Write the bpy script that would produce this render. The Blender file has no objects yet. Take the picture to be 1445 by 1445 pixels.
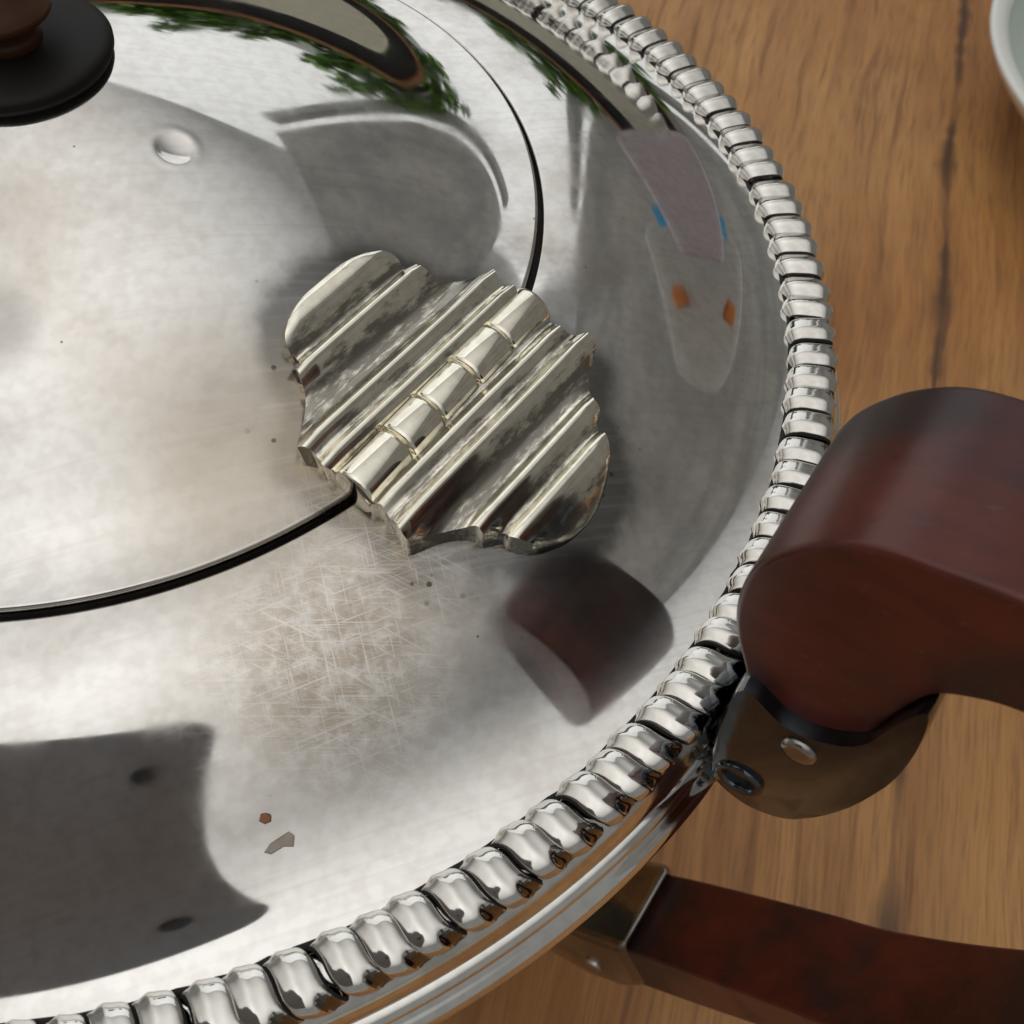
import bpy, bmesh, math, random
import numpy as np
from mathutils import Vector, Matrix

random.seed(7)
rng = np.random.default_rng(11)
U = 0.07            # metres per modelling unit (inner radius of the teapot's rim)
TZ = 2.1            # height of the rim above the table, in units
sc = bpy.context.scene
col = sc.collection

# ------------------------------------------------------------------ camera
CAM = np.array([0.61293, -1.07260, 1.10725])
RR = np.array([0.99863792, 0.044194, 0.02773435])
UU = np.array([-0.0521757, 0.84586891, 0.53083282])
FF = np.array([0.0, 0.53155684, -0.84702262])
def W(p):           # modelling units -> world metres (table top at z = 0)
    return Vector((p[0]*U, p[1]*U, (p[2]+TZ)*U))
cd = bpy.data.cameras.new('camera')
cam = bpy.data.objects.new('camera', cd)
col.objects.link(cam)
m = Matrix(((RR[0], UU[0], -FF[0]), (RR[1], UU[1], -FF[1]), (RR[2], UU[2], -FF[2]))).to_4x4()
m.translation = W(CAM)
cam.matrix_world = m
cd.sensor_width = 36.0
cd.lens = 36.0
cd.clip_start = 0.005
cd.clip_end = 100
cd.dof.use_dof = True
cd.dof.focus_distance = 1.26*U
cd.dof.aperture_fstop = 80.0
sc.camera = cam

# ------------------------------------------------------------------ light
w = bpy.data.worlds.new('World')
sc.world = w
w.use_nodes = True
bg = w.node_tree.nodes['Background']
bg.inputs[0].default_value = (0.80, 0.81, 0.80, 1)
bg.inputs[1].default_value = 0.29

def area(name, az, el, dist, sx, sy, power, color, spread=180, target=(0, 0, 0.1)):
    d = np.array([math.cos(math.radians(az))*math.cos(math.radians(el)),
                  math.sin(math.radians(az))*math.cos(math.radians(el)), math.sin(math.radians(el))])
    L = bpy.data.lights.new(name, 'AREA')
    L.shape = 'RECTANGLE'
    L.size = sx; L.size_y = sy
    L.energy = power
    L.color = color
    L.spread = math.radians(spread)
    o = bpy.data.objects.new(name, L)
    col.objects.link(o)
    c = W(np.array(target))
    o.location = c + Vector(d)*dist
    o.rotation_euler = Vector(-d).to_track_quat('-Z', 'Y').to_euler()
    return o
area('skylight_lamp', -145, 76, 1.9, 5.6, 5.6, 33, (1, 0.985, 0.96), 112)
area('window_lamp', 106, 31, 2.6, 4.2, 1.75, 7.6, (0.97, 0.99, 1.0), 118)

sc.view_settings.view_transform = 'Standard'
sc.view_settings.look = 'None'
sc.view_settings.gamma = 1.0
sc.view_settings.use_curve_mapping = False
sc.view_settings.exposure = 0.0
sc.cycles.max_bounces = 7
sc.cycles.use_adaptive_sampling = True
sc.cycles.adaptive_threshold = 0.02
sc.cycles.sample_clamp_indirect = 6.0
sc.cycles.glossy_bounces = 5
sc.cycles.diffuse_bounces = 2

# ------------------------------------------------------------------ helpers
def tag(o, label=None, cat=None, group=None, kind=None):
    if label: o['label'] = label
    if cat: o['category'] = cat
    if group: o['group'] = group
    if kind: o['kind'] = kind
    return o
def empty(name, loc=(0, 0, 0)):
    o = bpy.data.objects.new(name, None)
    o.empty_display_size = 0.02
    o.location = loc
    col.objects.link(o)
    return o
def link(name, me, mat, parent=None, smooth=True):
    if mat is not None and len(me.materials) == 0: me.materials.append(mat)
    if smooth:
        me.polygons.foreach_set('use_smooth', [True]*len(me.polygons))
    o = bpy.data.objects.new(name, me)
    col.objects.link(o)
    if parent is not None: o.parent = parent
    return o
def mesh(name, verts, faces):
    me = bpy.data.meshes.new(name)
    me.from_pydata([tuple(v) for v in verts], [], [tuple(f) for f in faces])
    me.update()
    return me
def grid_faces(n, k, wrap=False):
    f = []
    kk = k if wrap else k-1
    for i in range(n-1):
        for j in range(kk):
            a = i*k+j; b = i*k+(j+1) % k
            f.append((a, b, b+k, a+k))
    return f
def lathe(name, rz, seg, mat, parent, disp=None, offset=(0, 0), smooth=True, zoff=TZ):
    rz = np.array(rz, float)
    th = np.linspace(0, 2*np.pi, seg, endpoint=False)
    R = rz[:, 0][:, None]; Z = rz[:, 1][:, None]
    X = R*np.cos(th)[None]; Y = R*np.sin(th)[None]; ZZ = Z+0*th[None]
    if disp is not None: ZZ = ZZ+disp(X, Y)
    v = np.stack([X*U+offset[0], Y*U+offset[1], (ZZ+zoff)*U], -1).reshape(-1, 3)
    f = [t[::-1] for t in grid_faces(len(rz), seg, True)]
    me = mesh(name, v, f)
    bm = bmesh.new(); bm.from_mesh(me)
    bmesh.ops.recalc_face_normals(bm, faces=bm.faces)
    bm.to_mesh(me); bm.free()
    return link(name, me, mat, parent, smooth)
def bevel(o, width, seg=3, angle=30, wn=True):
    b = o.modifiers.new('bevel', 'BEVEL')
    b.width = width; b.segments = seg; b.limit_method = 'ANGLE'; b.angle_limit = math.radians(angle)
    if wn:
        n = o.modifiers.new('wn', 'WEIGHTED_NORMAL'); n.keep_sharp = True
    return o
def spline(pts, n, closed=False):
    P = np.array(pts, float); N = len(P)
    out = []
    segs = N if closed else N-1
    for i in range(segs):
        if closed: p0, p1, p2, p3 = P[i-1], P[i], P[(i+1) % N], P[(i+2) % N]
        else: p0, p1, p2, p3 = P[max(i-1, 0)], P[i], P[i+1], P[min(i+2, N-1)]
        for t in np.arange(n)/n:
            out.append(0.5*((2*p1)+(-p0+p2)*t+(2*p0-5*p1+4*p2-p3)*t*t+(-p0+3*p1-3*p2+p3)*t**3))
    if not closed: out.append(P[-1])
    return np.array(out)

# ------------------------------------------------------------------ materials
class N:
    """small node-graph helper"""
    def __init__(s, name):
        s.m = bpy.data.materials.new(name); s.m.use_nodes = True
        s.t = s.m.node_tree; s.p = s.t.nodes['Principled BSDF']
        s.co = s.t.nodes.new('ShaderNodeTexCoord').outputs['Object']
    def l(s, a, b): s.t.links.new(a, b)
    def put(s, inp, v):
        if hasattr(v, 'is_output'): s.l(v, inp)
        else: inp.default_value = v
    def set(s, **kw):
        for k, v in kw.items():
            s.put(s.p.inputs[k.replace('_', ' ')], v)
    def mapping(s, v=None, loc=(0, 0, 0), rot=(0, 0, 0), scale=(1, 1, 1), kind='POINT'):
        n = s.t.nodes.new('ShaderNodeMapping'); n.vector_type = kind
        s.l(v or s.co, n.inputs[0])
        n.inputs[1].default_value = loc; n.inputs[2].default_value = rot; n.inputs[3].default_value = scale
        return n.outputs[0]
    def rs(s, angle, scale, loc=(0, 0, 0)):
        return s.mapping(s.mapping(rot=(0, 0, math.radians(angle))), loc=loc, scale=scale)
    def noise(s, scale, detail=4, rough=.55, v=None, dist=0.0, lac=2.0):
        n = s.t.nodes.new('ShaderNodeTexNoise'); s.l(v or s.co, n.inputs['Vector'])
        n.inputs['Scale'].default_value = scale; n.inputs['Detail'].default_value = detail
        n.inputs['Roughness'].default_value = rough; n.inputs['Distortion'].default_value = dist
        return n.outputs[0]
    def voro(s, scale, v=None, feature='F1', rand=1.0):
        n = s.t.nodes.new('ShaderNodeTexVoronoi'); s.l(v or s.co, n.inputs['Vector'])
        n.feature = feature
        n.inputs['Scale'].default_value = scale; n.inputs['Randomness'].default_value = rand
        return n.outputs['Distance']
    def ramp(s, x, a, b, lo=0.0, hi=1.0):
        n = s.t.nodes.new('ShaderNodeMapRange'); n.interpolation_type = 'SMOOTHSTEP'
        s.l(x, n.inputs[0])
        n.inputs[1].default_value = a; n.inputs[2].default_value = b
        n.inputs[3].default_value = lo; n.inputs[4].default_value = hi
        return n.outputs[0]
    def math(s, op, a, b=0.0, c=0.0):
        n = s.t.nodes.new('ShaderNodeMath'); n.operation = op
        s.put(n.inputs[0], a); s.put(n.inputs[1], b); s.put(n.inputs[2], c)
        return n.outputs[0]
    def mix(s, f, a, b):
        n = s.t.nodes.new('ShaderNodeMix'); n.data_type = 'RGBA'
        s.put(n.inputs[0], f)
        for i, v in ((6, a), (7, b)):
            if hasattr(v, 'is_output'): s.l(v, n.inputs[i])
            else: n.inputs[i].default_value = (*v, 1)
        return n.outputs[2]
    def dist(s, p):
        n = s.t.nodes.new('ShaderNodeVectorMath'); n.operation = 'DISTANCE'
        s.l(s.co, n.inputs[0]); n.inputs[1].default_value = p
        return n.outputs['Value']
    def sep(s, v=None):
        n = s.t.nodes.new('ShaderNodeSeparateXYZ'); s.l(v or s.co, n.inputs[0]); return n.outputs
    def bump(s, h, strength, distance=0.0002):
        n = s.t.nodes.new('ShaderNodeBump'); n.inputs['Strength'].default_value = strength
        n.inputs['Distance'].default_value = distance; s.l(h, n.inputs['Height'])
        s.l(n.outputs[0], s.p.inputs['Normal'])
        return n

HC = (0.535*U, -0.335*U, (0.16+TZ)*U)     # hinge centre

def silver(name, plate=False, streak=False, tint=(0.86, 0.845, 0.81), tarnish=(0.52, 0.46, 0.39), amount=.5, rough=(.045, .17)):
    n = N(name)
    big = n.noise(28, 2, .6)
    mid = n.noise(120, 4, .65)
    fine = n.noise(900, 1, .6)
    t = n.ramp(n.math('ADD', n.math('MULTIPLY', big, .65), n.math('MULTIPLY', mid, .35)), .46, .66)
    t = n.math('MULTIPLY', t, amount)
    colr = n.mix(t, tint, tarnish)
    colr = n.mix(n.ramp(fine, .35, .7, 0, .16), colr, (tarnish[0]*.8, tarnish[1]*.8, tarnish[2]*.8))
    ro = n.math('ADD', n.math('MULTIPLY', n.ramp(mid, .4, .7), (rough[1]-rough[0])*.5), rough[0])
    ro = n.math('ADD', ro, n.math('MULTIPLY', t, (rough[1]-rough[0])*.8))
    h = n.math('MULTIPLY', fine, .35)
    if plate:
        # patina left around the soldered hinge
        pa = n.t.nodes.new('ShaderNodeAttribute'); pa.attribute_name = 'patina'
        near = n.ramp(n.math('ADD', pa.outputs['Fac'], n.math('MULTIPLY', n.math('SUBTRACT', mid, .5), 1.3)), .12, .95)
        colr = n.mix(n.math('MULTIPLY', near, .88), colr, (0.17, 0.165, 0.16))
        ro = n.math('ADD', ro, n.math('MULTIPLY', near, .12))
        # worn, cross-scratched patch on the shoulder below the hinge
        ds = n.dist((0.43*U, -0.63*U, (0.11+TZ)*U))
        patch = n.ramp(n.math('ADD', ds, n.math('MULTIPLY', n.math('SUBTRACT', big, .5), .016)), .002, .0165, 1, 0)
        sp = n.ramp(n.noise(700, 3, .7), .30, .62, .45, 1)
        colr = n.mix(n.math('MULTIPLY', n.math('MULTIPLY', patch, sp), .85), colr, (0.33, 0.265, 0.195))
        ro = n.math('ADD', ro, n.math('MULTIPLY', patch, .09))
        # scratches: long thin cells in several directions
        scr = None
        for k, (a, sx) in enumerate(((-8, 1), (19, 1), (71, 1), (152, 1))):
            v = n.rs(a, (190, 7500, 60), (k*3.1, k*1.7, 0))
            d = n.ramp(n.noise(1.0, 1, .5, v, .9), .60, .72)
            scr = d if scr is None else n.math('MAXIMUM', scr, d)
        scm = n.math('MULTIPLY', scr, n.math('ADD', n.math('MULTIPLY', patch, .62), .03))
        colr = n.mix(scm, colr, (0.83, 0.80, 0.74))
        ro = n.math('ADD', ro, n.math('MULTIPLY', scm, .22))
        # brown stain between the hinge and the lid's edge
        d3 = n.dist((0.30*U, -0.43*U, (0.19+TZ)*U))
        stn = n.ramp(n.math('ADD', d3, n.math('MULTIPLY', n.math('SUBTRACT', mid, .5), .012)), .002, .0155, 1, 0)
        colr = n.mix(n.math('MULTIPLY', stn, .72), colr, (0.40, 0.33, 0.245))
        # soft dark reflection painted into the lid's colour below the knob
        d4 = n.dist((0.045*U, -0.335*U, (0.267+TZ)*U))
        dark_refl = n.ramp(n.math('ADD', d4, n.math('MULTIPLY', n.math('SUBTRACT', mid, .5), .004)), .0008, .0052, 1, 0)
        colr = n.mix(n.math('MULTIPLY', dark_refl, .6), colr, (0.28, 0.255, 0.22))
        # tiny pits and specks of dirt
        sp1 = n.ramp(n.voro(330), .022, .045, 1, 0)
        gate = n.ramp(big, .5, .56)
        sp1 = n.math('MULTIPLY', sp1, gate)
        sp2 = n.math('MULTIPLY', n.ramp(n.voro(560), .09, .16, 1, 0), n.ramp(pa.outputs['Fac'], .10, .5))
        sp1 = n.math('MAXIMUM', sp1, n.math('MULTIPLY', sp2, n.ramp(mid, .46, .56)))
        colr = n.mix(n.math('MULTIPLY', sp1, .85), colr, (0.06, 0.05, 0.045))
        # polishing lines
        v = n.rs(-22, (45, 1900, 60))
        lines = n.noise(1.0, 2, .6, v)
        ro = n.math('ADD', ro, n.math('MULTIPLY', n.ramp(lines, .45, .75), .012))
        colr = n.mix(n.math('MULTIPLY', n.ramp(lines, .45, .8), .30), colr, (0.60, 0.56, 0.52))
    if streak:
        # dark patina streaks left by polishing along the ridges of the hinge
        v = n.rs(35, (1500, 330, 600))
        ga = n.t.nodes.new('ShaderNodeAttribute'); ga.attribute_name = 'groove'
        ns_ = n.noise(1.0, 4, .7, v)
        st_ = n.ramp(n.math('ADD', n.math('MULTIPLY', ns_, 1.1), n.math('MULTIPLY', ga.outputs['Fac'], .34)), .66, .90)
        colr = n.mix(n.math('MULTIPLY', st_, .78), colr, (0.14, 0.125, 0.11))
        ro = n.math('ADD', ro, n.math('MULTIPLY', st_, .16))
    n.set(Base_Color=colr, Metallic=1.0, Roughness=ro)
    if not plate: n.bump(h, .10, .00004)
    return n.m
M = {}
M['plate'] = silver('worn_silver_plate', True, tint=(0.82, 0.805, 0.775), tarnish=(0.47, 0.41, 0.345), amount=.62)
M['silver'] = silver('silver_trim', False, tint=(0.80, 0.78, 0.735), tarnish=(0.30, 0.26, 0.205), amount=.85, rough=(.07, .24))
M['hinge'] = silver('hinge_silver', streak=True, tint=(0.92, 0.875, 0.745), tarnish=(0.40, 0.35, 0.25), amount=.4, rough=(.05, .2))
#'hinge_silver', False, tint=(0.87, 0.84, 0.76), tarnish=(0.16, 0.14, 0.115), amount=1.0, rough=(.07, .25))
M['dark_silver'] = silver('tarnished_silver', False, tint=(0.105, 0.118, 0.135), tarnish=(0.026, 0.026, 0.028), amount=1.0, rough=(.07, .24))
M['body'] = silver('body_silver', False, tint=(0.85, 0.83, 0.78), amount=.4, rough=(.06, .16))

M['rivet'] = silver('rivet_silver', tint=(0.42, 0.39, 0.35), tarnish=(0.15, 0.13, 0.11), amount=.8, rough=(.1, .25))
M['tarnish'] = silver('dark_metal', tint=(0.20, 0.175, 0.15), tarnish=(0.07, 0.06, 0.05), amount=1.0, rough=(.14, .3))
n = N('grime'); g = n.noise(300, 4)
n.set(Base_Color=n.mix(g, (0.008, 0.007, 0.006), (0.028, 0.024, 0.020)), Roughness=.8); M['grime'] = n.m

n = N('red_brown_bakelite')
v = n.rs(31.5, (40, 420, 420))
g = n.noise(1, 4, .65, v); g2 = n.noise(40, 4)
hc = n.mix(n.ramp(n.math('ADD', n.math('MULTIPLY', g, .28), n.math('MULTIPLY', g2, .72)), .33, .72), (0.036, 0.0085, 0.007), (0.150, 0.0245, 0.0135))
# blackened, hand-worn patches and fine scuffs
wn_ = n.ramp(n.noise(55, 3, .55), .46, .62)
hc = n.mix(n.math('MULTIPLY', wn_, .78), hc, (0.017, 0.012, 0.0125))
scf = n.ramp(n.noise(1, 2, .6, n.rs(12, (160, 2600, 900))), .66, .74)
hc = n.mix(n.math('MULTIPLY', scf, .22), hc, (0.20, 0.12, 0.10))
n.set(Base_Color=hc, Roughness=n.math('ADD', n.ramp(g2, .3, .7, .25, .36), n.math('MULTIPLY', wn_, .08)))
n.p.inputs['Specular IOR Level'].default_value = .46
n.bump(n.noise(1500, 3), .08, .0001); M['handle'] = n.m
n = N('ebony'); n.set(Base_Color=n.mix(n.noise(160, 4), (0.006, 0.0055, 0.005), (0.014, 0.011, 0.010)), Roughness=.55); n.p.inputs['Specular IOR Level'].default_value = .2; M['ebony'] = n.m
n = N('knob_brown'); n.set(Base_Color=n.mix(n.noise(120, 4), (0.05, 0.018, 0.010), (0.11, 0.045, 0.022)), Roughness=.35); M['knob'] = n.m
n = N('white_glaze'); n.set(Base_Color=n.mix(n.noise(40), (0.80, 0.80, 0.76), (0.74, 0.74, 0.70)), Roughness=.12); M['white'] = n.m
n = N('celadon_glaze'); n.set(Base_Color=n.mix(n.noise(30), (0.50, 0.58, 0.52), (0.58, 0.64, 0.58)), Roughness=.15); M['celadon'] = n.m
n = N('crumb_brown'); n.set(Base_Color=n.mix(n.noise(900), (0.40, 0.33, 0.28), (0.56, 0.48, 0.42)), Roughness=.8); M['crumb'] = n.m
n = N('crumb_red'); n.set(Base_Color=n.mix(n.noise(900), (0.30, 0.13, 0.06), (0.42, 0.2, 0.1)), Roughness=.8); M['crumb2'] = n.m

def wood():
    n = N('table_wood')
    # u runs across the grain, v along it
    rot = math.radians(13.25)
    v0 = n.mapping(rot=(0, 0, rot))
    wob = n.noise(9, 3, .5)
    sx = n.sep(v0)
    a = n.math('ADD', sx[0], n.math('MULTIPLY', n.math('SUBTRACT', wob, .5), .012))
    cx = n.t.nodes.new('ShaderNodeCombineXYZ')
    n.l(a, cx.inputs[0]); n.l(sx[1], cx.inputs[1])
    v = cx.outputs[0]
    g1 = n.noise(1, 4, .6, n.mapping(v, scale=(75, 5, 1)))
    g2 = n.noise(1, 5, .7, n.mapping(v, scale=(300, 11, 1)))
    g3 = n.noise(1, 3, .6, n.mapping(v, scale=(1600, 60, 1)))
    big = n.noise(9, 3, .5)
    c = n.mix(n.ramp(g1, .3, .7), (0.29, 0.110, 0.027), (0.50, 0.230, 0.068))
    c = n.mix(n.ramp(big, .35, .7, 0, .55), c, (0.60, 0.33, 0.125))
    c = n.mix(n.math('MULTIPLY', n.ramp(g2, .50, .68), .60), c, (0.13, 0.055, 0.024))
    c = n.mix(n.math('MULTIPLY', n.ramp(g3, .45, .7), .45), c, (0.12, 0.06, 0.03))
    # dark sap streaks
    st = n.ramp(n.noise(1, 3, .55, n.mapping(v, loc=(3.7, 1.2, 0), scale=(95, 9, 1))), .66, .78)
    c = n.mix(n.math('MULTIPLY', st, .85), c, (0.045, 0.022, 0.016))
    # one long broken crack-like streak that runs past the handle
    dl = n.math('ABSOLUTE', n.math('SUBTRACT', a, CRACK))
    wid = n.ramp(n.noise(1, 3, .6, n.mapping(v, scale=(8, 26, 1))), .35, .65, .0006, .0042)
    cr = n.ramp(n.math('DIVIDE', dl, wid), .0, 1.3, 1, 0)
    gate = n.ramp(n.noise(1, 2, .5, n.mapping(v, loc=(.7, 2.3, 0), scale=(6, 17, 1))), .40, .58, .25, .9)
    c = n.mix(n.math('MULTIPLY', cr, gate), c, (0.05, 0.026, 0.018))
    n.set(Base_Color=c, Roughness=n.ramp(g2, .3, .7, .42, .6))
    n.bump(g2, .15, .0004)
    return n.m
CRACK = 0.060
M['wood'] = wood()

# ------------------------------------------------------------------ table
def box(name, c, s, mat, parent=None, rot=0.0, bev=0.0):
    bm = bmesh.new()
    bmesh.ops.create_cube(bm, size=1.0)
    bmesh.ops.scale(bm, vec=s, verts=bm.verts)
    if bev: bmesh.ops.bevel(bm, geom=bm.edges[:], offset=bev, segments=3, affect='EDGES', profile=.6)
    me = bpy.data.meshes.new(name); bm.to_mesh(me); bm.free()
    o = link(name, me, mat, parent, False)
    o.location = c; o.rotation_euler = (0, 0, rot)
    return o
t = box('table', (0.1, 0.12, -0.0155), (1.5, 1.1, 0.031), M['wood'], bev=.004)
tag(t, 'orange brown wooden table top with dark grain streaks', 'table', kind='structure')

# ------------------------------------------------------------------ teapot
pot = tag(empty('teapot'), 'worn silver teapot with gadrooned rim, hinged lid and dark red handle', 'teapot')

LR = [0, .1, .2, .3, .4, .47, .52, .56, .6, .625]; LT = [0, 14, 19.5, 22.5, 27, 30, 26, 18, 8, 3.]
SR = [.6355, .68, .72, .76, .80, .84, .88, .91, .94, .97, 1.0]; ST = [3, 10, 16, 22, 27, 31, 32, 28, 20, 10, 3.]
def prof(R, T, n, zend):
    r = np.linspace(R[0], R[-1], n)
    tt = np.interp(r, R, T)
    k = max(3, n//14); ker = np.hanning(k+2)[1:-1]; ker /= ker.sum()
    tp = np.concatenate([2*tt[0]-tt[1:k+1][::-1], tt, 2*tt[-1]-tt[-k-1:-1][::-1]])
    tt = np.convolve(tp, ker, 'same')[k:-k]
    s = np.tan(np.radians(tt)); dz = (s[1:]+s[:-1])/2*np.diff(r)
    z = np.concatenate([[0], -np.cumsum(dz)]); z += zend-z[-1]
    return r, z
lr, lz = prof(LR, LT, 240, .145)
sr, sz = prof(SR, ST, 180, 0.0)
def base(r):
    r = np.asarray(r, float)
    return np.where(r < .631, np.interp(r, lr, lz), np.interp(r, sr, sz))

# lid with its dents
def lid_disp(X, Y):
    d = np.hypot(X-.199, Y+.099)
    z = -.0036*np.clip(1-(d/.0225)**2, 0, None)**1.25
    z += .0004*np.exp(-((d-.026)/.005)**2)
    z += -.002*np.exp(-((X-.03)**2+(Y+.33)**2)/.045**2)
    z += .0006*np.sin(9*X+2)*np.cos(8*Y)
    return z
lp = [(max(a, .004), b) for a, b in zip(lr, lz)]
lp += [(.6265, .1425), (.6270, .139), (.6265, .120), (.613, .115)]
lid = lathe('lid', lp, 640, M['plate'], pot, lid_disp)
lathe('finial_base', [(.001, .34), (.110, .350), (.1145, .358), (.115, .364), (.1125, .368), (.104, .371), (.085, .373), (.06, .374), (.001, .375)], 96, M['ebony'], lid)
lathe('finial_knob', [(.001, .37), (.040, .372), (.034, .382), (.034, .392), (.046, .402), (.060, .410), (.064, .420), (.060, .430), (.052, .442), (.050, .465), (.046, .49), (.034, .505), (.016, .512), (.001, .513)], 96, M['knob'], lid)

# shoulder, with faint waves from wear
def sh_disp(X, Y): return .0007*np.sin(7*X+1)*np.sin(6*Y+.4)
sp = [(.60, .105), (.6325, .112), (.6345, .128)]+list(zip(sr, sz))
shoulder = lathe('shoulder', sp, 720, M['plate'], pot, sh_disp)
lathe('lid_seat', [(.56, .116), (.6405, .1165)], 128, M['grime'], pot)
# line of dirt caught between shoulder and rim
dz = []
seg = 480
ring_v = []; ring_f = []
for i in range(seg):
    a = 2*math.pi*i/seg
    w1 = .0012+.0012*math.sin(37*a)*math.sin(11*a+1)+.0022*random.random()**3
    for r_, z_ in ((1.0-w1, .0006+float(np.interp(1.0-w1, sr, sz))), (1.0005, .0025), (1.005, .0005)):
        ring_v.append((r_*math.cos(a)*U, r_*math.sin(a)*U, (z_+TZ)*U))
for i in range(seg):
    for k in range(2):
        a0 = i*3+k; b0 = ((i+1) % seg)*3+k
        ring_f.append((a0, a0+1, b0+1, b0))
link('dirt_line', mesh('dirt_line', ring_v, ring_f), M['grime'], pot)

# rim band under the gadroons and body
lathe('rim_band', [(.999, -.012), (1.012, .000), (1.03, .004), (1.048, .0), (1.058, -.014), (1.066, -.022), (1.073, -.032), (1.078, -.044), (1.079, -.052), (1.076, -.058), (1.068, -.061), (1.05, -.063), (1.012, -.065)], 360, M['silver'], pot)
bp = spline([(1.03, -.058), (1.066, -.066), (1.084, -.071), (1.091, -.081), (1.087, -.092), (1.091, -.099), (1.104, -.108), (1.109, -.124), (1.101, -.142), (1.078, -.160), (1.055, -.30), (1.02, -.50), (.97, -.75), (.905, -1.05), (.82, -1.35), (.72, -1.62), (.62, -1.82), (.58, -1.92), (.61, -1.99), (.66, -2.05), (.67, -2.098), (.64, -2.099)], 8)
lathe('body', bp, 256, M['body'], pot)

# gadroons: 150 slanted lobes, one mesh for each slant
NG = 150
def gadroon_mesh(slant, cup, power=2.8):
    nu, nv = 19, 25
    half = math.pi/NG
    v = []
    for j in range(nv):
        q = j/(nv-1)
        ang = math.radians(172-q*226)
        for i in range(nu):
            p = -1+2*i/(nu-1)
            # flattened rib between narrow creases
            lobe = math.sqrt(max(0, 1-abs(p)**power)) if power > 2 else 1.15*(1-abs(p)**power)
            ends = math.sin(math.pi*min(1, max(0, .12+q*.80)))**.5
            off = -.0055+.0085*lobe*(.5+.5*ends)
            off += .0022*math.exp(-((p+.15)/.28)**2)*ends*(1-q)
            # oval hollow on the outer side, flat leaf facet on the inner side
            d2 = ((p-.50)/.46)**2+((q-.66)/.21)**2
            off -= cup*.0070*max(0, 1-d2)**1.2
            off -= cup*.0035*max(0, min(1, (p+.1)*-2.2))*max(0, 1-q*2.4)
            ca, sa = math.cos(ang), math.sin(ang)
            r = 1.0315+.0335*math.copysign(abs(ca)**.64, ca)+off*ca
            z = -.006+.0235*math.copysign(abs(sa)**.64, sa)+off*sa
            th = p*half*1.03+slant*(q-.45)*half*2
            v.append((r*math.cos(th)*U, r*math.sin(th)*U, (z+TZ)*U))
    me = mesh('gadroon', v, [f[::-1] for f in grid_faces(nv, nu)])
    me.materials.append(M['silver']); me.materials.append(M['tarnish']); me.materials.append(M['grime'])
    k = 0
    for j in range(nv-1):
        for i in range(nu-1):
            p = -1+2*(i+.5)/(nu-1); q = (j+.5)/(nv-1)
            if abs(p) > .93: me.polygons[k].material_index = 2  # edges of each lobe set near-black
            elif cup > .4 and ((p-.50)/.40)**2+((q-.66)/.185)**2 < 1: me.polygons[k].material_index = 1  # oval hollow set in a darker metal
            k += 1
    return me
gm_a = gadroon_mesh(.85, 1.0); gm_b = gadroon_mesh(-.30, .12, 1.5); gm_c = gadroon_mesh(.25, .45, 2.2)
for i in range(NG):
    az = -178+360*i/NG
    me = gm_a if az < -22 and az > -150 else (gm_c if -22 <= az < -1 else gm_b)
    o = link('gadroon', me, None, pot)
    o.rotation_euler = (random.uniform(-.0008, .0008), random.uniform(-.0008, .0008), math.radians(az+random.uniform(-.2, .2)))

# ------------------------------------------------------------------ hinge
HA = math.radians(-35)
ER = np.array([math.cos(HA), math.sin(HA)]); ET = np.array([-math.sin(HA), math.cos(HA)])
HW = [(.4300, .0), (.4325, .020), (.437, .040), (.443, .058), (.451, .074), (.460, .088), (.471, .094), (.479, .092), (.4845, .107), (.491, .105),
      (.502, .110), (.514, .119), (.528, .139), (.541, .160), (.551, .173), (.558, .171), (.568, .165), (.579, .167), (.589, .172), (.598, .168),
      (.612, .172), (.628, .171), (.640, .166), (.652, .169), (.664, .164), (.680, .168), (.696, .174), (.710, .176), (.716, .166), (.726, .143), (.740, .123), (.754, .112), (.764, .111),
      (.770, .101), (.777, .090), (.786, .091), (.799, .083), (.811, .069), (.820, .050), (.8265, .028), (.829, .0)]
HW = spline(HW, 5)
def s_range(t):
    w_ = float(np.interp(t, HW[:, 0], HW[:, 1]))
    return (.037-w_, .037+w_)
# height of the corrugated top above the surface, along t
HT = np.array([.429, .434, .445, .458, .470, .477, .484, .493, .500, .507, .518, .530, .545, .556, .562, .570, .577, .583, .590, .597,
               .640, .648, .655, .664, .672, .679, .688, .698, .706, .716, .728, .742, .752, .758, .766, .774, .781, .790, .800, .812, .822, .829])
HH = .86*np.array([.004, .020, .030, .032, .025, .017, .022, .037, .036, .024, .017, .017, .028, .046, .048, .036, .034, .043, .048, .036,
               .032, .028, .034, .045, .038, .032, .037, .050, .044, .028, .023, .028, .040, .044, .034, .026, .034, .043, .040, .030, .018, .004])
def hinge_base(t):   # the leaves lie on the lid and shoulder, bridging the step
    return float(np.interp(t, [.40, .45, .50, .55, .60, .65, .70, .75, .80, .84], [float(base(.40)), float(base(.45)), float(base(.5)), float(base(.55)), .150, .142, float(base(.7))+.012, float(base(.75))+.012, float(base(.8))+.010, float(base(.84))+.006]))
def smooth_h(t):
    ts = np.linspace(t-.0042, t+.0042, 9)
    return float(np.mean(np.interp(ts, HT, HH)))
hinge = empty('hinge_tmp')
bpy.data.objects.remove(hinge)
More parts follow.
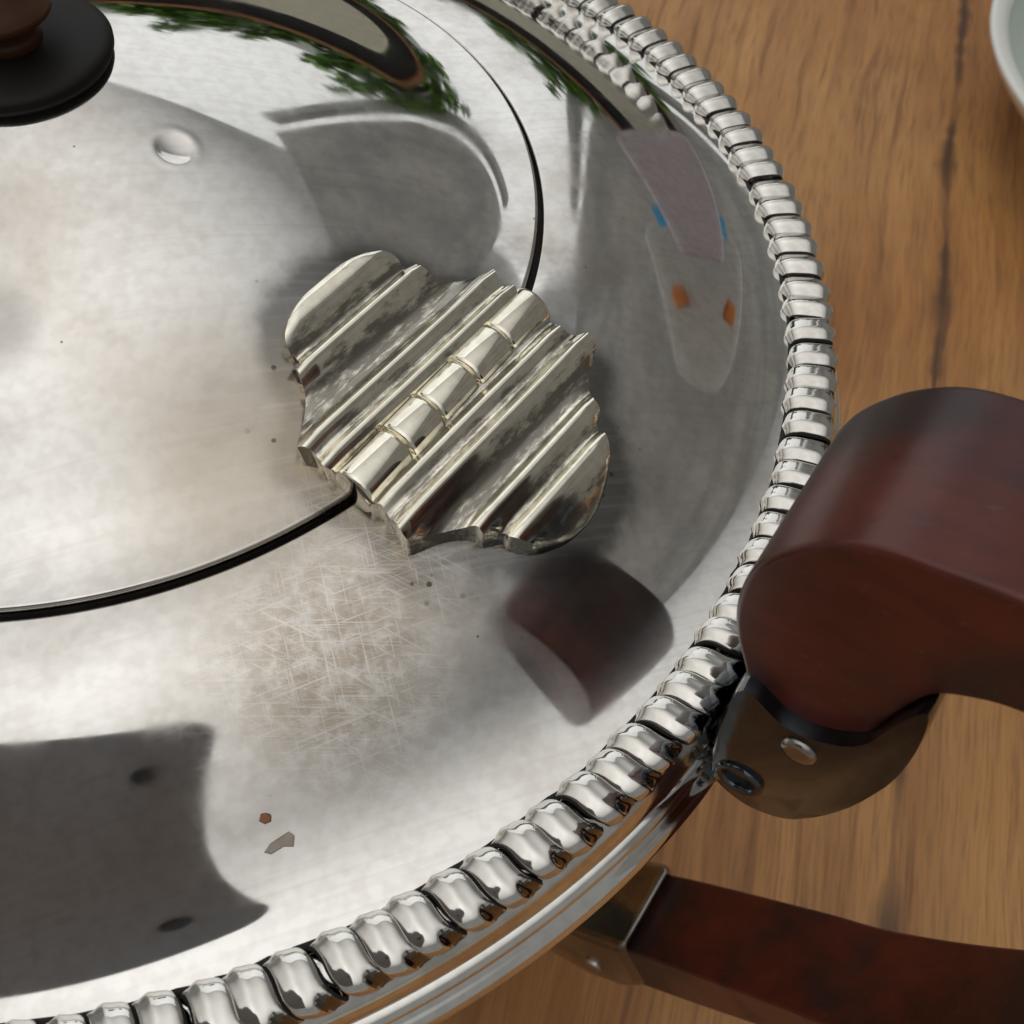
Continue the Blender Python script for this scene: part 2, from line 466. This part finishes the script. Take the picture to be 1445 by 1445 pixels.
def leaf(name, t0, t1, rows, parent, mat):
    ncol = 15
    v = []; f = []
    k_ = np.linspace(0, 1, rows)
    k_ = k_**1.35 if t0 < .5 else 1-(1-k_)**1.35
    ts = t0+(t1-t0)*k_
    for t_ in ts:
        a, b = s_range(t_)
        zb = hinge_base(t_)
        zt = zb+smooth_h(t_)
        for j in range(ncol):
            q = j/(ncol-1)
            s_ = a+(b-a)*q
            edge = min(q, 1-q)*(b-a)
            drop = .0035*math.exp(-edge/.0035)
            z = zt-drop+.0004*math.sin(23*s_+40*t_)
            p = ER*t_+ET*s_
            v.append((p[0]*U, p[1]*U, (z+TZ)*U))
    nb = len(v)
    f += [q[::-1] for q in grid_faces(rows, ncol)]
    # skirt
    loop = [j for j in range(ncol)]+[i*ncol+ncol-1 for i in range(1, rows)]+[(rows-1)*ncol+j for j in range(ncol-2, -1, -1)]+[i*ncol for i in range(rows-2, 0, -1)]
    cen = np.array([ER[0]*.625+ET[0]*.035, ER[1]*.625+ET[1]*.035])*U
    for k in loop:
        x, y, z = v[k]
        px, py = cen[0]+(x-cen[0])*.97, cen[1]+(y-cen[1])*.97
        r_ = math.hypot(px, py)/U
        v.append((px, py, (float(base(r_))-.012+TZ)*U))
    m_ = len(loop)
    for k in range(m_):
        f.append((loop[k], loop[(k+1) % m_], nb+(k+1) % m_, nb+k))
    me = mesh(name, v, f)
    bm = bmesh.new(); bm.from_mesh(me)
    bmesh.ops.recalc_face_normals(bm, faces=bm.faces)
    # split shading at the crest edge of the skirt
    bm.to_mesh(me); bm.free()
    o = link(name, me, mat, parent)
    me.set_sharp_from_angle(angle=math.radians(48))
    # tarnish that polishing never reached: the troughs between the ridges
    vals = np.zeros(len(me.vertices), np.float32)
    for i_, t_ in enumerate(ts):
        hi_ = max(smooth_h(x) for x in np.linspace(max(t0, t_-.024), min(t1, t_+.024), 13))
        vals[i_*ncol:(i_+1)*ncol] = min(1, max(0, (hi_-smooth_h(t_))/.016))
    vals[nb:] = .8
    at = me.attributes.new('groove', 'FLOAT', 'POINT'); at.data.foreach_set('value', vals)
    return o
lid_leaf = leaf('hinge', .4300, .598, 110, pot, M['hinge'])
leaf('body_leaf', .640, .829, 120, lid_leaf, M['hinge'])
# filler under the barrel
KS = [-.130, -.053, .005, .072, .139, .217]
bc = (.6175, .158)      # t, z of the barrel axis
for k in range(5):
    s0, s1 = KS[k]+.0009, KS[k+1]-.0009
    v = []; f = []; ns = 28; prof_ = []
    rad = .0305+(.0012 if k % 2 else 0)
    for (s_, rr) in ((s0, rad-.003), (s0+.002, rad-.0006), (s0+.006, rad), (s1-.006, rad), (s1-.002, rad-.0006), (s1, rad-.003)):
        for i in range(ns):
            a = 2*math.pi*i/ns
            t_ = bc[0]+rr*math.cos(a)
            # tilt of the barrel axis follows the measured ends
            t_ += (.622-.609)*(.5-(s_-KS[0])/(KS[5]-KS[0]))
            z_ = bc[1]+rr*math.sin(a)
            p = ER*t_+ET*s_
            v.append((p[0]*U, p[1]*U, (z_+TZ)*U))
    f = grid_faces(6, ns, True)
    f.append(tuple(range(ns))[::-1]); f.append(tuple(range(5*ns, 6*ns)))
    me = mesh('knuckle', v, f)
    bm = bmesh.new(); bm.from_mesh(me); bmesh.ops.recalc_face_normals(bm, faces=bm.faces); bm.to_mesh(me); bm.free()
    link('knuckle', me, M['hinge'], lid_leaf)


# old polish and tarnish left around the hinge, as a weight on the lid and shoulder
def hinge_patina(o):
    me = o.data
    co = np.empty(len(me.vertices)*3, np.float32); me.vertices.foreach_get('co', co)
    co = co.reshape(-1, 3)/U
    st = np.stack([co[:, 0]*ET[0]+co[:, 1]*ET[1], co[:, 0]*ER[0]+co[:, 1]*ER[1]], 1)
    ol = np.array([(.037-w_, t_) for t_, w_ in HW[::3]]+[(.037+w_, t_) for t_, w_ in HW[::3]])
    val = np.zeros(len(st))
    near = np.where(np.hypot(st[:, 0]-.037, st[:, 1]-.63) < .40)[0]
    d_ = np.sqrt(((st[near][:, None, :]-ol[None])**2).sum(-1)).min(1)
    val[near] = np.exp(-(d_/.030)**2)*.9+.35*np.exp(-(d_/.085)**2)
    at = me.attributes.new('patina', 'FLOAT', 'POINT')
    at.data.foreach_set('value', np.clip(val, 0, 1).astype(np.float32))
hinge_patina(lid); hinge_patina(shoulder)

# ------------------------------------------------------------------ handle
HB = math.radians(-31.5)
EH = np.array([math.cos(HB), math.sin(HB)]); EN = np.array([-math.sin(HB), math.cos(HB)])
def extrude(name, poly, h0, h1, mat, parent, bev, seg=4, off=0.0, angle=35):
    poly = np.array(poly, float); n_ = len(poly)
    v = []
    for o_ in (off+h0, off+h1):
        for r_, z_ in poly:
            p = EH*r_+EN*o_
            v.append((p[0]*U, p[1]*U, (z_+TZ)*U))
    bm = bmesh.new()
    vs = [bm.verts.new(x) for x in v]
    bm.faces.new(vs[:n_]); bm.faces.new(vs[n_:][::-1])
    for i in range(n_):
        bm.faces.new((vs[i], vs[i+n_], vs[(i+1) % n_+n_], vs[(i+1) % n_]))
    bmesh.ops.recalc_face_normals(bm, faces=bm.faces)
    me = bpy.data.meshes.new(name); bm.to_mesh(me); bm.free()
    o = link(name, me, mat, parent)
    if bev: bevel(o, bev*U, seg, angle)
    return o
outer = spline([(1.12, .03), (1.085, .10), (1.062, .155), (1.045, .195), (1.033, .241), (1.030, .295), (1.039, .343), (1.063, .388), (1.093, .420), (1.122, .437), (1.159, .447), (1.215, .460), (1.30, .472), (1.42, .472), (1.56, .448), (1.70, .38), (1.81, .25), (1.86, .07), (1.86, -.15), (1.81, -.40), (1.72, -.65), (1.60, -.88), (1.48, -1.08), (1.40, -1.22), (1.30, -1.39), (1.17, -1.60), (1.10, -1.72)], 6)
inner = spline([(1.02, -1.55), (1.10, -1.39), (1.149, -1.30), (1.24, -1.17), (1.337, -1.04), (1.42, -.93), (1.50, -.83), (1.60, -.64), (1.68, -.42), (1.72, -.18), (1.73, .03), (1.69, .16), (1.62, .25), (1.52, .305), (1.42, .330), (1.33, .335), (1.278, .327), (1.245, .311), (1.217, .280), (1.206, .218), (1.195, .10), (1.16, .0)], 6)
hp = np.concatenate([outer, inner])
extrude('handle', hp, -.10, .10, M['handle'], pot, .022, 5)

# upper socket: silver cup that holds the end of the handle, with its foot on the body
us = [(1.076, .140), (1.068, .06), (1.066, -.04), (1.074, -.118), (1.098, -.158), (1.155, -.168), (1.212, -.115), (1.238, 0), (1.242, .12), (1.236, .215), (1.220, .285), (1.207, .24), (1.197, .168), (1.165, .128), (1.125, .118)]
def loft(name, poly, half, mat, parent):
    poly = np.array(poly, float); n_ = len(poly)
    cen = np.array([1.15, .02])
    v = []; offs = [-1, -.97, -.9, -.8, -.65, -.45, 0, .45, .65, .8, .9, .97, 1]
    for o_ in offs:
        sh_ = .15*abs(o_)**3.2+.06*max(0, abs(o_)-.9)/.1
        for r_, z_ in poly:
            wgt = min(1, max(0, (.13-z_)/.22))
            pr = np.array([r_, z_]); pr = cen+(pr-cen)*(1-sh_*wgt-.012*max(0, abs(o_)-.9)/.1)
            p = EH*pr[0]+EN*o_*half
            v.append((p[0]*U, p[1]*U, (pr[1]+TZ)*U))
    f = grid_faces(len(offs), n_, True)
    f.append(tuple(range(n_))[::-1]); f.append(tuple(range((len(offs)-1)*n_, len(offs)*n_)))
    me = mesh(name, v, f)
    bm = bmesh.new(); bm.from_mesh(me); bmesh.ops.recalc_face_normals(bm, faces=bm.faces); bm.to_mesh(me); bm.free()
    o = link(name, me, mat, parent)
    me.set_sharp_from_angle(angle=math.radians(60))
    return o
usock = loft('upper_socket', spline(us, 4, True), .118, M['dark_silver'], pot)
extrude('socket_foot', [(.97, -.24), (.97, -.46), (1.03, -.44), (1.09, -.30), (1.14, -.15), (1.10, -.10), (1.06, -.16)], -.07, .07, M['dark_silver'], usock, .02, 4)
def disc(name, r_, z_, off, rad, th, mat, parent, ring=False):
    # small turned disc on the near face of a socket, axis along the tangent
    prof_ = [(.0001, th), (rad*.6, th), (rad*.9, th*.8), (rad, th*.3), (rad, -.01)] if not ring else [(rad*.62, -.01), (rad*.66, th*.6), (rad*.8, th), (rad*.95, th*.6), (rad, -.01)]
    ns = 32; v = []
    c = EH*r_+EN*off
    for (q, h_) in prof_:
        for i in range(ns):
            a = 2*math.pi*i/ns
            p = c+EH*q*math.cos(a)-EN*h_
            v.append((p[0]*U, p[1]*U, (z_+q*math.sin(a)+TZ)*U))
    me = mesh(name, v, grid_faces(len(prof_), ns, True))
    bm = bmesh.new(); bm.from_mesh(me); bmesh.ops.recalc_face_normals(bm, faces=bm.faces); bm.to_mesh(me); bm.free()
    return link(name, me, mat, parent)
disc('rivet', 1.155, .085, -.116, .020, .009, M['rivet'], usock)
disc('boss', 1.122, -.070, -.117, .032, .006, M['dark_silver'], usock, True)

# lower socket
ls = [(.72, -1.58), (.90, -1.53), (1.02, -1.43), (1.125, -1.285), (1.215, -1.50), (1.185, -1.62), (1.11, -1.75), (1.0, -1.82), (.88, -1.82), (.70, -1.76)]
lsock = extrude('lower_socket', ls, -.114, .114, M['rivet'], pot, .024, 5)
disc('rivet', 1.09, -1.60, -.114, .024, .010, M['silver'], lsock)

# ------------------------------------------------------------------ bowl at the edge of the frame
bx_, by_ = 3.98*U, 3.2*U
bowl = tag(empty('bowl', (bx_, by_, 0)), 'white rimmed bowl with pale green inside beside the teapot', 'bowl')
R0 = 1.30
def bl(name, pr, mat):
    o = lathe(name, pr, 160, mat, bowl, None, zoff=0)
    return o
bl('outside', spline([(.50, .02), (.55, .0), (.62, .02), (.80, .05), (1.02, .16), (1.18, .30), (1.27, .40), (R0, .445)], 6), M['white'])
bl('rim', spline([(R0, .445), (R0+.004, .458), (R0-.004, .470), (R0-.030, .474), (R0-.065, .464), (R0-.090, .440)], 5), M['white'])
bl('inside', spline([(R0-.090, .440), (1.17, .35), (1.05, .22), (.80, .12), (.5, .09), (.001, .085)], 6), M['celadon'])

# ------------------------------------------------------------------ crumbs on the shoulder
def crumb(x, y, outline, th, mat, label):
    r_ = math.hypot(x, y)
    z0 = float(base(r_))
    bm = bmesh.new()
    def P(a, b, h):
        px, py = x+a, y+b
        return ((px)*U, (py)*U, (float(base(math.hypot(px, py)))+h+TZ)*U)
    lo = [bm.verts.new(P(a, b, .0006)) for a, b in outline]
    hi = [bm.verts.new(P(a*.86, b*.86, th*random.uniform(.7, 1.3))) for a, b in outline]
    k = len(outline)
    bm.faces.new(hi); bm.faces.new(lo[::-1])
    for i in range(k): bm.faces.new((lo[i], lo[(i+1) % k], hi[(i+1) % k], hi[i]))
    me = bpy.data.meshes.new('crumb'); bm.to_mesh(me); bm.free()
    o = link('crumb', me, mat, None, False)
    return tag(o, label, 'crumb', 'crumbs on the silver shoulder')
crumb(.377, -.792, [(-.006, -.003), (.0, -.005), (.006, -.002), (.006, .003), (.0, .0045), (-.005, .003)], .003, M['crumb2'], 'tiny reddish crumb on the silver shoulder, the smaller of two')
crumb(.393, -.813, [(-.015, -.009), (-.008, -.010), (.004, -.002), (.014, -.001), (.014, .009), (.008, .012), (.0, .006), (-.010, -.001)], .002, M['crumb'], 'grey brown flake on the silver shoulder, the larger of two crumbs')

# ------------------------------------------------------------------ what the silver mirrors: phone, wall, hedge, bench
n = N('phone_shell'); n.set(Base_Color=n.mix(n.noise(50), (0.36, 0.47, 0.64), (0.40, 0.51, 0.68)), Roughness=.5); M['phone'] = n.m
n = N('lens_glass'); n.set(Base_Color=(0.008, 0.008, 0.01, 1), Roughness=.15); M['lens'] = n.m
rot = Matrix(((RR[0], UU[0], -FF[0]), (RR[1], UU[1], -FF[1]), (RR[2], UU[2], -FF[2])))
phone = empty('phone', W(CAM)-Vector(FF)*0.006)
phone.rotation_euler = rot.to_euler()
tag(phone, 'dark grey phone mirrored in the lower left of the silver shoulder', 'phone')
pw, ph, pt = .146, .072, .008
bm = bmesh.new(); bmesh.ops.create_cube(bm, size=1.0)
bmesh.ops.scale(bm, vec=(pw, ph, pt), verts=bm.verts)
ve = [e for e in bm.edges if abs(e.verts[0].co.z-e.verts[1].co.z) > pt*.5]
bmesh.ops.bevel(bm, geom=ve, offset=.009, segments=8, affect='EDGES', profile=.5)
bmesh.ops.translate(bm, vec=(-pw/2-.013, -ph/2-.004, pt/2), verts=bm.verts)
me = bpy.data.meshes.new('shell'); bm.to_mesh(me); bm.free()
sh = link('shell', me, M['phone'], phone, False)
bm = bmesh.new(); bmesh.ops.create_cone(bm, cap_ends=True, segments=32, radius1=.0032, radius2=.0032, depth=.0012)
me = bpy.data.meshes.new('lens'); bm.to_mesh(me); bm.free()
ln = link('lens', me, M['lens'], phone, False); ln.location = (-.0275, -.0235, -.0004)

def polar(az, el_or_z, d):
    return Vector((math.cos(math.radians(az))*d, math.sin(math.radians(az))*d, el_or_z))
n = N('grey_paint'); n.set(Base_Color=n.mix(n.ramp(n.noise(2.2, 5, .6), .35, .65), (0.34, 0.34, 0.34), (0.50, 0.49, 0.475)), Roughness=.7); M['wall'] = n.m
n = N('white_paint'); n.set(Base_Color=n.mix(n.noise(6, 4), (0.78, 0.78, 0.75), (0.7, 0.7, 0.68)), Roughness=.5); M['frame'] = n.m
n = N('leaf_green'); g = n.noise(25, 3)
n.set(Base_Color=n.mix(n.ramp(g, .35, .65), (0.06, 0.19, 0.03), (0.30, 0.52, 0.10)), Roughness=.5); M['leaf'] = n.m
n = N('dark_cloth'); n.set(Base_Color=n.mix(n.noise(20, 4), (0.018, 0.019, 0.022), (0.035, 0.036, 0.042)), Roughness=.8); M['cloth'] = n.m
n = N('terracotta_wood'); n.set(Base_Color=n.mix(n.noise(20, 4), (0.30, 0.13, 0.06), (0.36, 0.18, 0.09)), Roughness=.5); M['terra'] = n.m
n = N('cream_floor'); n.set(Base_Color=n.mix(n.noise(4, 4), (0.78, 0.75, 0.63), (0.70, 0.67, 0.56)), Roughness=.6); M['cream'] = n.m

fl = box('floor', (0, 0, -.75), (9, 9, .02), M['cream']); tag(fl, 'pale cream floor far below the table', 'floor', kind='structure')
# grey wall to the right of the window
a = polar(72, 0, 2.3); b = polar(-30, 0, 2.4)
d = (b-a); L_ = d.length; mid = (a+b)/2
u_ = d.normalized(); mid = mid+u_*.13
wl = box('wall', (mid.x, mid.y, .55), (L_-.26, .08, 2.6), M['wall'], None, math.atan2(d.y, d.x)); tag(wl, 'plain grey wall beside the window', 'wall', kind='structure')
c = a+u_*.05
tag(box('window_post', (c.x, c.y, .54), (.10, .08, 2.58), M['wall'], None, math.atan2(d.y, d.x), .006), 'grey upright window post mirrored in the lid', 'post', kind='structure')
# low dark bench with a wooden rail in front of the hedge
bn = tag(empty('bench', polar(92, -.74, 1.75)), 'low bench with dark top, wooden rail and cream front mirrored in the lid', 'bench')
bo = box('backrest', (0, 0, .965), (1.9, .16, .17), M['cloth'], bn, math.radians(2), .03)
box('seat_front', (0, -.06, .435), (1.9, .20, .87), M['cream'], bn, math.radians(2), .02)
box('rail', (0, -.02, 1.06), (1.95, .20, .035), M['terra'], bn, math.radians(2), .008)
# hedge behind it
def hedge():
    v = []; f = []
    for i in range(9000):
        az = random.uniform(58, 150); d_ = 2.05+random.uniform(0, .25)
        top = .66+.16*math.sin(az*.35)+.10*math.sin(az*.93+1)+.05*math.sin(az*2.7)
        z_ = -.7+(top+.7)*random.random()**.7
        c = polar(az, z_, d_)
        s_ = random.uniform(.03, .07)
        q = Matrix.Rotation(random.uniform(0, 6.28), 3, 'Z') @ Matrix.Rotation(random.uniform(-1.3, 1.3), 3, 'X')
        k = len(v)
        for p in ((-.5, 0, 0), (0, -.3, .05), (.6, 0, 0), (0, .3, .05)):
            v.append(tuple(c+q @ Vector(p)*s_*2))
        f.append((k, k+1, k+2, k+3))
    return mesh('hedge', v, f)
hg = link('hedge', hedge(), M['leaf'], None, False)
tag(hg, 'green leafy garden hedge mirrored in the lid', 'hedge', kind='stuff')

# things along the grey wall that show small in the right of the shoulder
n = N('lilac_cloth'); n.set(Base_Color=n.mix(n.noise(30, 3), (0.42, 0.375, 0.42), (0.50, 0.455, 0.49)), Roughness=.9); M['lilac'] = n.m
n = N('blue_paint'); n.set(Base_Color=n.mix(n.noise(30, 2), (0.05, 0.35, 0.62), (0.08, 0.42, 0.68)), Roughness=.4); M['blue'] = n.m
n = N('amber_cloth'); n.set(Base_Color=n.mix(n.noise(60, 3), (0.50, 0.14, 0.02), (0.62, 0.22, 0.04)), Roughness=.6); M['amber'] = n.m
cz = .133
def at_dir(az, el, d_):
    e = math.radians(el)
    return Vector((.055+math.cos(math.radians(az))*math.cos(e)*d_, .01+math.sin(math.radians(az))*math.cos(e)*d_, cz+math.sin(e)*d_))
p = at_dir(57, 0, 1.25)
ch = tag(empty('armchair', (p.x, p.y, -.74)), 'lilac armchair mirrored small in the right of the shoulder', 'armchair')
box('backrest', (0, 0, .66), (.40, .12, .94), M['lilac'], ch, math.radians(57-90), .05)
box('seat', (-.12, -.18, .36), (.42, .40, .16), M['lilac'], ch, math.radians(57-90), .04)
n = N('pale_linen'); n.set(Base_Color=n.mix(n.noise(14, 4), (0.40, 0.39, 0.375), (0.54, 0.53, 0.51)), Roughness=.9); M['linen'] = n.m
n = N('brown_cloth'); n.set(Base_Color=n.mix(n.noise(30, 4), (0.14, 0.12, 0.10), (0.26, 0.21, 0.16)), Roughness=.9); M['brown'] = n.m
p = at_dir(37, 0, 1.45)
so = tag(empty('sofa', (p.x, p.y, -.74)), 'pale linen sofa mirrored small in the right of the shoulder', 'sofa')
box('backrest', (0, .05, .78), (.80, .20, 1.34), M['linen'], so, math.radians(37-90), .095)
box('seat', (-.16, -.12, .36), (.62, .5, .16), M['linen'], so, math.radians(37-90), .05)
p = at_dir(54, 12.5, 1.30)
tag(box('picture', (p.x, p.y, p.z), (.07, .02, .09), M['blue'], None, math.radians(54-90), .003), 'small blue picture mirrored on the grey wall', 'picture')
p = at_dir(42, 16.5, 1.28)
tag(box('cushion', (p.x, p.y, p.z), (.075, .05, .10), M['amber'], None, math.radians(42-90), .03), 'amber cushion mirrored against the pale sofa', 'cushion')
